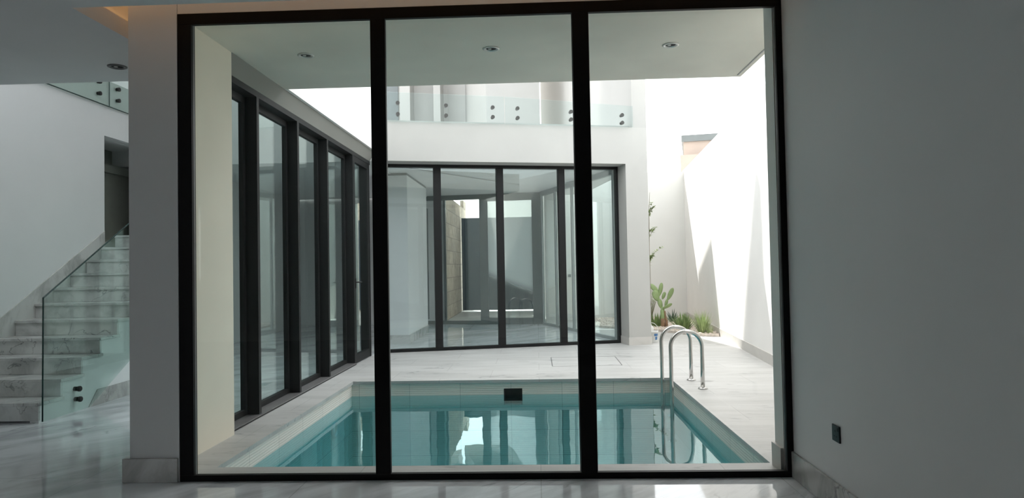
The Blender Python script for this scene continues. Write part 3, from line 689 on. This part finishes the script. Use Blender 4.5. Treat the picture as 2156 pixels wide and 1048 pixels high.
fseg('frame_rail', -2.62, -1.345, 2.955, 3.064, M['greyframe'], fd); fseg('frame_rail', -2.62, -1.345, 0.0065, 0.09, M['greyframe'], fd)
fseg('frame_stile', -2.21, -2.16, 0.09, 2.955, M['greyframe'], fd)
fseg('pane', -2.16, -1.345, 0.09, 2.955, M['glass_g'], fd, 0.004)
dd = thing('door_3', (-0.6, 16.2, 0), 'dusty glass door with painted lit edge at the far end of the pavilion', 'door', kind='structure')
fseg('frame_rail', -1.34, 0.11, 2.90, 3.064, M['greyframe'], dd, 0.06); fseg('frame_rail', -1.34, 0.11, 0.0065, 0.15, M['greyframe'], dd, 0.06)
fseg('frame_stile', -1.34, -1.145, 0.15, 2.90, M['greyframe'], dd, 0.06); fseg('frame_stile', -0.105, 0.11, 0.15, 2.90, M['greyframe'], dd, 0.06)
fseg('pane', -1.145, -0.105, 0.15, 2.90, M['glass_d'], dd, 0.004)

# gate, stone wall and what lies beyond
gt = thing('metal_gate', (-0.6, 21.15, 0), 'slate blue sheet metal gate seen through the pavilion', 'gate')
b = MB(); b.box(-2.30, 0.18, 21.10, 21.14, 0.03, 2.86); b.build('sheet_panel', M['gatep'], gt)
for x in (-2.28, -1.72, -0.6, 0.1):
    b = MB(); b.box(x, x+0.06, 21.05, 21.10, 0.09, 2.84); b.build('stiffener', M['gatep'], gt)
b = MB(); b.box(-5.5, -2.42, 21.10, 21.14, 0.09, 2.86); b.box(-3.4, -3.35, 21.14, 21.2, -0.01, 2.8)
tag(b.build('metal_fence_panel', M['gatep']), 'slate blue metal panel left of the rough stone wall', 'fence')
b = MB(); b.box(-2.42, -2.335, 17.3, 22.8, -0.01, 3.25)
b.box(-2.43, -2.32, 17.28, 17.9, -0.01, 3.5); b.box(-2.44, -2.335, 22.1, 22.8, 3.25, 3.5)
struct(b.build('wall_stone', M['stone']), 'rough beige stone wall beyond the pavilion', 'wall')
b = MB(); b.box(-6.2, -4.9, 22.2, 22.4, -0.02, 3.5)
struct(b.build('wall_stone_far', M['stone']), 'beige stone wall behind the metal panel', 'wall')

# ------------------------------------------------------------------ garden walls
def gx(y): return 3.012 + 0.0808*(y-8.891)
b = MB(); b.hexa([(gx(4.4), 4.4), (gx(4.4)+0.22, 4.4), (gx(17.4)+0.22, 17.4), (gx(17.4), 17.4)], -0.03, 3.67)
struct(b.build('wall_garden_right', M['render']), 'tall white garden wall right of the pool with sharp sun shadows', 'wall')
b = MB(); b.hexa([(gx(4.7)-0.012, 4.7), (gx(4.7)-0.0005, 4.7), (gx(17.2)-0.0005, 17.2), (gx(17.2)-0.012, 17.2)], 0.0, 0.145)
struct(b.build('baseboard_garden', M['skirt']), 'pale skirting at the foot of the right garden wall', 'skirting')
b = MB(); b.box(0.42, gx(17.2)-0.001, 17.2, 17.42, -0.03, 3.62); b.box(0.20, 0.42, 16.03, 21.3, -0.03, 3.62)
struct(b.build('wall_garden_back', M['render_b']), 'white garden wall behind the plants', 'wall')
b = MB(); b.box(3.2, 3.62, 17.42, 17.8, 2.4, 3.72)
struct(b.build('wall_stub', M['render_b']), 'small white stub rising behind the garden wall', 'wall')
for x, lab in ((0.765, 'small grey wall box on the far garden wall, left of the pair'), (0.865, 'small grey wall box on the far garden wall, right of the pair')):
    b = MB(); b.box(x, x+0.075, 17.175, 17.1995, 1.06, 1.13); tag(b.build('wall_box', M['greyframe'], bevel=0.004), lab, 'wall box', 'wall boxes on the garden wall')

nb = thing('neighbour_house', (7.2, 26, 0), 'peach neighbouring house with a dark roof edge beyond the garden wall', 'house')
x0 = at(1439, 300, 26).x
zt = at(1436, 287, 26).z
hu, hn = (0.975, -0.222), (0.222, 0.975)
b = MB(); b.obox((x0, 26), hu, hn, 0, 4, 0, 4, -0.03, zt-0.22); b.build('upper_wall', M['peach'], nb)
b = MB(); b.obox((x0, 26), hu, hn, -0.07, 4.1, -0.1, 4.1, zt-0.22, zt+0.02); b.build('roof_edge', M['greyframe'], nb)
z2 = at(1436, 326, 25.6).z
b = MB(); b.obox((x0, 26), hu, hn, -0.12, 4, -0.4, -0.001, -0.03, z2); b.build('lower_wall', M['peach'], nb)
b = MB(); b.hexa([(0.6, 19.9), (1.43, 19.3), (1.87, 18.77), (1.87, 21.0), (0.6, 21.0)], -0.02, 9.0)  # unseen block, added and chamfered to throw shade on the right garden wall
struct(b.build('wall_shadow_block', M['render']), 'unseen white block added to cast a shadow on the garden wall', 'wall')

# ------------------------------------------------------------------ planting
b = MB()
gpts = [(1.95, 14.3), (2.5, 13.7), (3.0, 12.85), (gx(12.72)-0.03, 12.72), (gx(17.18)-0.03, 17.18), (1.0, 17.18), (1.0, 15.2)]
b.hexa(gpts, 0.0005, 0.045)
def inside(x, y):
    r = False; j = len(gpts)-1
    for i in range(len(gpts)):
        xi, yi = gpts[i]; xj, yj = gpts[j]
        if (yi > y) != (yj > y) and x < (xj-xi)*(y-yi)/(yj-yi)+xi: r = not r
        j = i
    return r
cnt = 0
while cnt < 900:
    x, y = random.uniform(1.0, 3.6), random.uniform(12.7, 17.1)
    if not inside(x, y): continue
    s = random.uniform(0.016, 0.042); a = random.uniform(0, pi)
    b.ellipsoid((x, y, 0.047), [(s*cos(a), s*sin(a), 0), (-s*0.7*sin(a), s*0.7*cos(a), 0), (0, 0, s*0.6)], 6, 4); cnt += 1
tag(b.build('gravel_bed', M['gravel']), 'bed of pinkish gravel along the right garden wall', 'gravel', kind='stuff')

YC = 14.4
def zc(x, y): return at(1340+x/5.82, 560+y/5.82, YC)
cz_ = thing('prickly_pear_cactus', zc(325, 715), 'tall prickly pear cactus with flat green pads', 'cactus')
cz_.location.z = 0.045
def pad(ax_, ay_, bx2, by2, wd, yaw=0.0, dy=0.0):
    p, q2 = zc(ax_, ay_), zc(bx2, by2); p.y += dy; q2.y += dy
    ctr = (p+q2)/2; la = (q2-p)/2*1.04
    sd = Vector((0, 1, 0)).cross(la).normalized()
    sd = (sd*cos(yaw) + Vector((0, 1, 0))*sin(yaw)); th = la.normalized().cross(sd).normalized()
    b = MB(); b.ellipsoid(ctr, [sd*wd/5.82*0.01/2, th*0.028, la], 18, 12)
    for v in b.bm.verts:            # narrower towards the foot
        t = (v.co-ctr).dot(la)/la.length_squared
        v.co = ctr + la*t + ((v.co-ctr)-la*t)*(0.86+0.16*t)
    return b.build('pad', M['cactus'], cz_, smooth=True)
base = zc(325, 715); base.z = 0.03
b = MB(); b.tube([base, zc(322, 690), zc(320, 600), zc(312, 540)], [0.042, 0.036, 0.04, 0.035], 14); b.build('trunk', M['cactus'], cz_, smooth=True)
b = MB(); q0 = zc(325, 712); q0.z = 0.031
b.tube([q0, zc(324, 690), zc(322, 640)], [0.047, 0.0425, 0.040], 14); b.build('woody_base', M['bark'], cz_, smooth=True)
q0 = zc(368, 715); q0.z = 0.03
b = MB(); b.tube([q0, zc(368, 670), zc(352, 610), zc(345, 550)], [0.03, 0.028, 0.022, 0.02], 12); b.build('second_stem', M['bark'], cz_, smooth=True)
pad(318, 640, 322, 500, 62, 0.3); pad(308, 520, 275, 400, 72, 0.3); pad(262, 425, 212, 300, 100, 0.2, -0.03)
pad(275, 325, 168, 224, 78, 0.4, 0.02); pad(285, 365, 312, 206, 66, 0.4, 0.03); pad(318, 405, 350, 318, 58, 0.5)
pad(352, 500, 378, 405, 50, 0.5); pad(380, 415, 445, 268, 72, 0.3, -0.02); pad(318, 520, 432, 460, 62, 0.7, -0.03)

def ag_blades(b, c_, n_, l0, l1, w_, tilt0, tilt1, droop):
    for i in range(n_):
        a = 2*pi*i/n_*2.4 + random.uniform(-0.2, 0.2); t = random.uniform(tilt0, tilt1)
        d = Vector((cos(a)*sin(t), sin(a)*sin(t), cos(t)))
        b.blade(Vector(c_)+Vector((cos(a), sin(a), 0))*0.015, d, random.uniform(l0, l1), w_, droop)
pb = at(1415.5, 664, 15.6); pb.z = 0.04
b = MB(); ag_blades(b, pb, 34, 0.22, 0.34, 0.035, 0.15, 1.25, 0.05)
tag(b.build('agave', M['agave'], recalc=False), 'small dark spiky agave behind the cactus', 'agave')
def tuft(name, x, ybase, Y, n_, l0, l1, wd, spread, droop, mat, label, cat, rad=0.12):
    c_ = at(x, ybase, Y); c_.z = 0.04; b = MB()
    for i in range(n_):
        a = random.uniform(0, 2*pi); r_ = rad*random.random()**0.5; t = random.uniform(0.02, spread)
        d = Vector((cos(a)*sin(t), sin(a)*sin(t), cos(t)))
        L_ = random.uniform(l0, l1); foot = c_+Vector((cos(a)*r_, sin(a)*r_, 0)); tip = foot+d*L_
        if max(tip.x-gx(tip.y), foot.x-gx(foot.y)) > -0.035: continue
        b.blade(foot, d, L_, wd, droop*random.uniform(0.5, 1.3), seg=4)
    return tag(b.build(name, mat, recalc=False), label, cat)
tuft('leafy_clump', 1438, 691, 13.9, 120, 0.22, 0.44, 0.030, 0.75, 0.18, M['grass'], 'bushy green clump between the cactus and the grass tuft', 'plant', 0.13)
tuft('grass_tuft', 1480, 698, 13.1, 290, 0.32, 0.62, 0.008, 0.62, 0.30, M['grass2'], 'feathery ornamental grass tuft by the right garden wall', 'grass', 0.09)
tuft('grass_tuft_small', 1494, 700, 12.95, 60, 0.15, 0.34, 0.006, 0.6, 0.4, M['grass2'], 'thin dry grass tuft in front of the right garden wall', 'grass', 0.06)
tuft('dense_shrub', 1381, 679, 14.6, 200, 0.14, 0.34, 0.016, 0.6, 0.15, M['grass'], 'dense green shrub left of the cactus', 'shrub', 0.12)
# loose feathery bush behind the pier
c_ = at(1369, 683, 15.4); c_.z = 0.04
fb = thing('feathery_bush', c_, 'pale feathery bush between the pier and the cactus', 'shrub')
bs = MB(); lv = MB()
for i in range(26):
    a = random.uniform(0, 2*pi); t = random.uniform(0.05, 0.35); L_ = random.uniform(0.5, 0.95)
    d = Vector((cos(a)*sin(t), sin(a)*sin(t), cos(t))); bs.tube([c_, c_+d*L_*0.5, c_+d*L_+Vector((0, 0, -0.03))], [0.006, 0.004, 0.002], 5)
    for k in range(34):
        p = c_+d*L_*random.uniform(0.2, 1.0); a2 = random.uniform(0, 2*pi); d2 = Vector((cos(a2), sin(a2), random.uniform(-0.2, 0.8)))
        lv.blade(p, d2, random.uniform(0.03, 0.07), 0.014, 0.1, seg=2)
bs.build('stems', M['twig'], fb, recalc=False); lv.build('leaves', M['grass2'], fb, recalc=False)
# slender sapling
YT = 13.9
tb = at(1370, 690, YT); tb.z = 0.04
tr_ = thing('slender_sapling', tb, 'slender sapling with sparse leafy twigs behind the pier', 'tree')
b = MB(); b.tube([tb, at(1369, 600, YT), at(1367, 520, YT), at(1366.5, 440, YT), at(1368, 405, YT)], [0.012, 0.010, 0.008, 0.006, 0.003], 8); b.build('trunk', M['twig'], tr_)
lf_ = MB()
for pts in ([(1367.5, 560), (1370, 545), (1378, 532), (1394, 519)], [(1367.5, 548), (1372, 538), (1376, 540)], [(1366.5, 500), (1373, 488), (1382, 477)], [(1366, 490), (1370, 485), (1376, 478)], [(1366, 450), (1370, 440), (1372, 426)], [(1366, 455), (1372, 441), (1376, 436)]):
    pp = [at(x, y, YT) for x, y in pts]
    b = MB(); b.tube(pp, [0.005]+[0.003]*(len(pp)-2)+[0.0015], 6); b.build('twig', M['twig'], tr_)
    for i in range(len(pp)-1):
        for k in range(16):
            p = pp[i].lerp(pp[i+1], random.random()); a = random.uniform(0, 2*pi)
            lf_.blade(p, Vector((cos(a), sin(a)*0.5, random.uniform(-0.3, 0.8))), random.uniform(0.045, 0.08), 0.034, 0.1, seg=3)
lf_.build('leaves', M['grass2'], tr_, recalc=False)

sb_ = at(1484.5, 703, 13.05)
b = MB(); b.ellipsoid((sb_.x, sb_.y, 0.045+0.033), [(0.036, 0, 0), (0, 0.036, 0), (0, 0, 0.034)], 16, 10)
tag(b.build('round_stone', M['pebble'], smooth=True), 'small round grey stone ball on the gravel', 'stone')

bk = thing('bucket', (1.965, 12.02, 0), 'white plastic bucket with a blue label beside the pier', 'bucket')
b = MB(); b.lathe([(0.0, 0.0), (0.082, 0.0), (0.088, 0.01), (0.098, 0.17), (0.106, 0.172), (0.106, 0.195), (0.096, 0.195), (0.084, 0.02), (0.0, 0.018)], (1.965, 12.02, 0.0005), 32); b.build('body', M['whitep'], bk, smooth=True)
b = MB()
for z0, z1, a0, a1 in ((0.11, 0.15, -78, -20), (0.045, 0.10, -66, -35)):
    pts = []
    for i in range(9):
        a = R(a0+(a1-a0)*i/8)
        for z, r in ((z0, 0.0892+0.058*z0), (z1, 0.0892+0.058*z1), (z1, 0.0902+0.058*z1), (z0, 0.0902+0.058*z0)): pts.append((1.965+r*cos(a), 12.02+r*sin(a), z))
    fcs = [[4*i+j, 4*i+(j+1) % 4, 4*i+4+(j+1) % 4, 4*i+4+j] for i in range(8) for j in range(4)] + [[0, 1, 2, 3], [35, 34, 33, 32]]
    b.poly(pts, fcs)
b.build('label', M['blue'], bk, label='blue printed label')
b = MB(); b.tube([(1.965+0.104*cos(a), 12.02, 0.19+0.14*sin(a)) for a in [pi*i/16 for i in range(17)]], 0.004, 8); b.build('handle', M['whitep'], bk, smooth=True)
jx = at(1369.5, 695, 13.2)
b = MB(); b.lathe([(0.0, 0.0), (0.06, 0.0), (0.062, 0.01), (0.062, 0.14), (0.045, 0.165), (0.028, 0.17), (0.028, 0.20), (0.0, 0.20)], (jx.x, 13.2, 0.0005), 24)
tag(b.build('canister', M['whitep'], smooth=True), 'white plastic canister behind the bucket', 'canister')
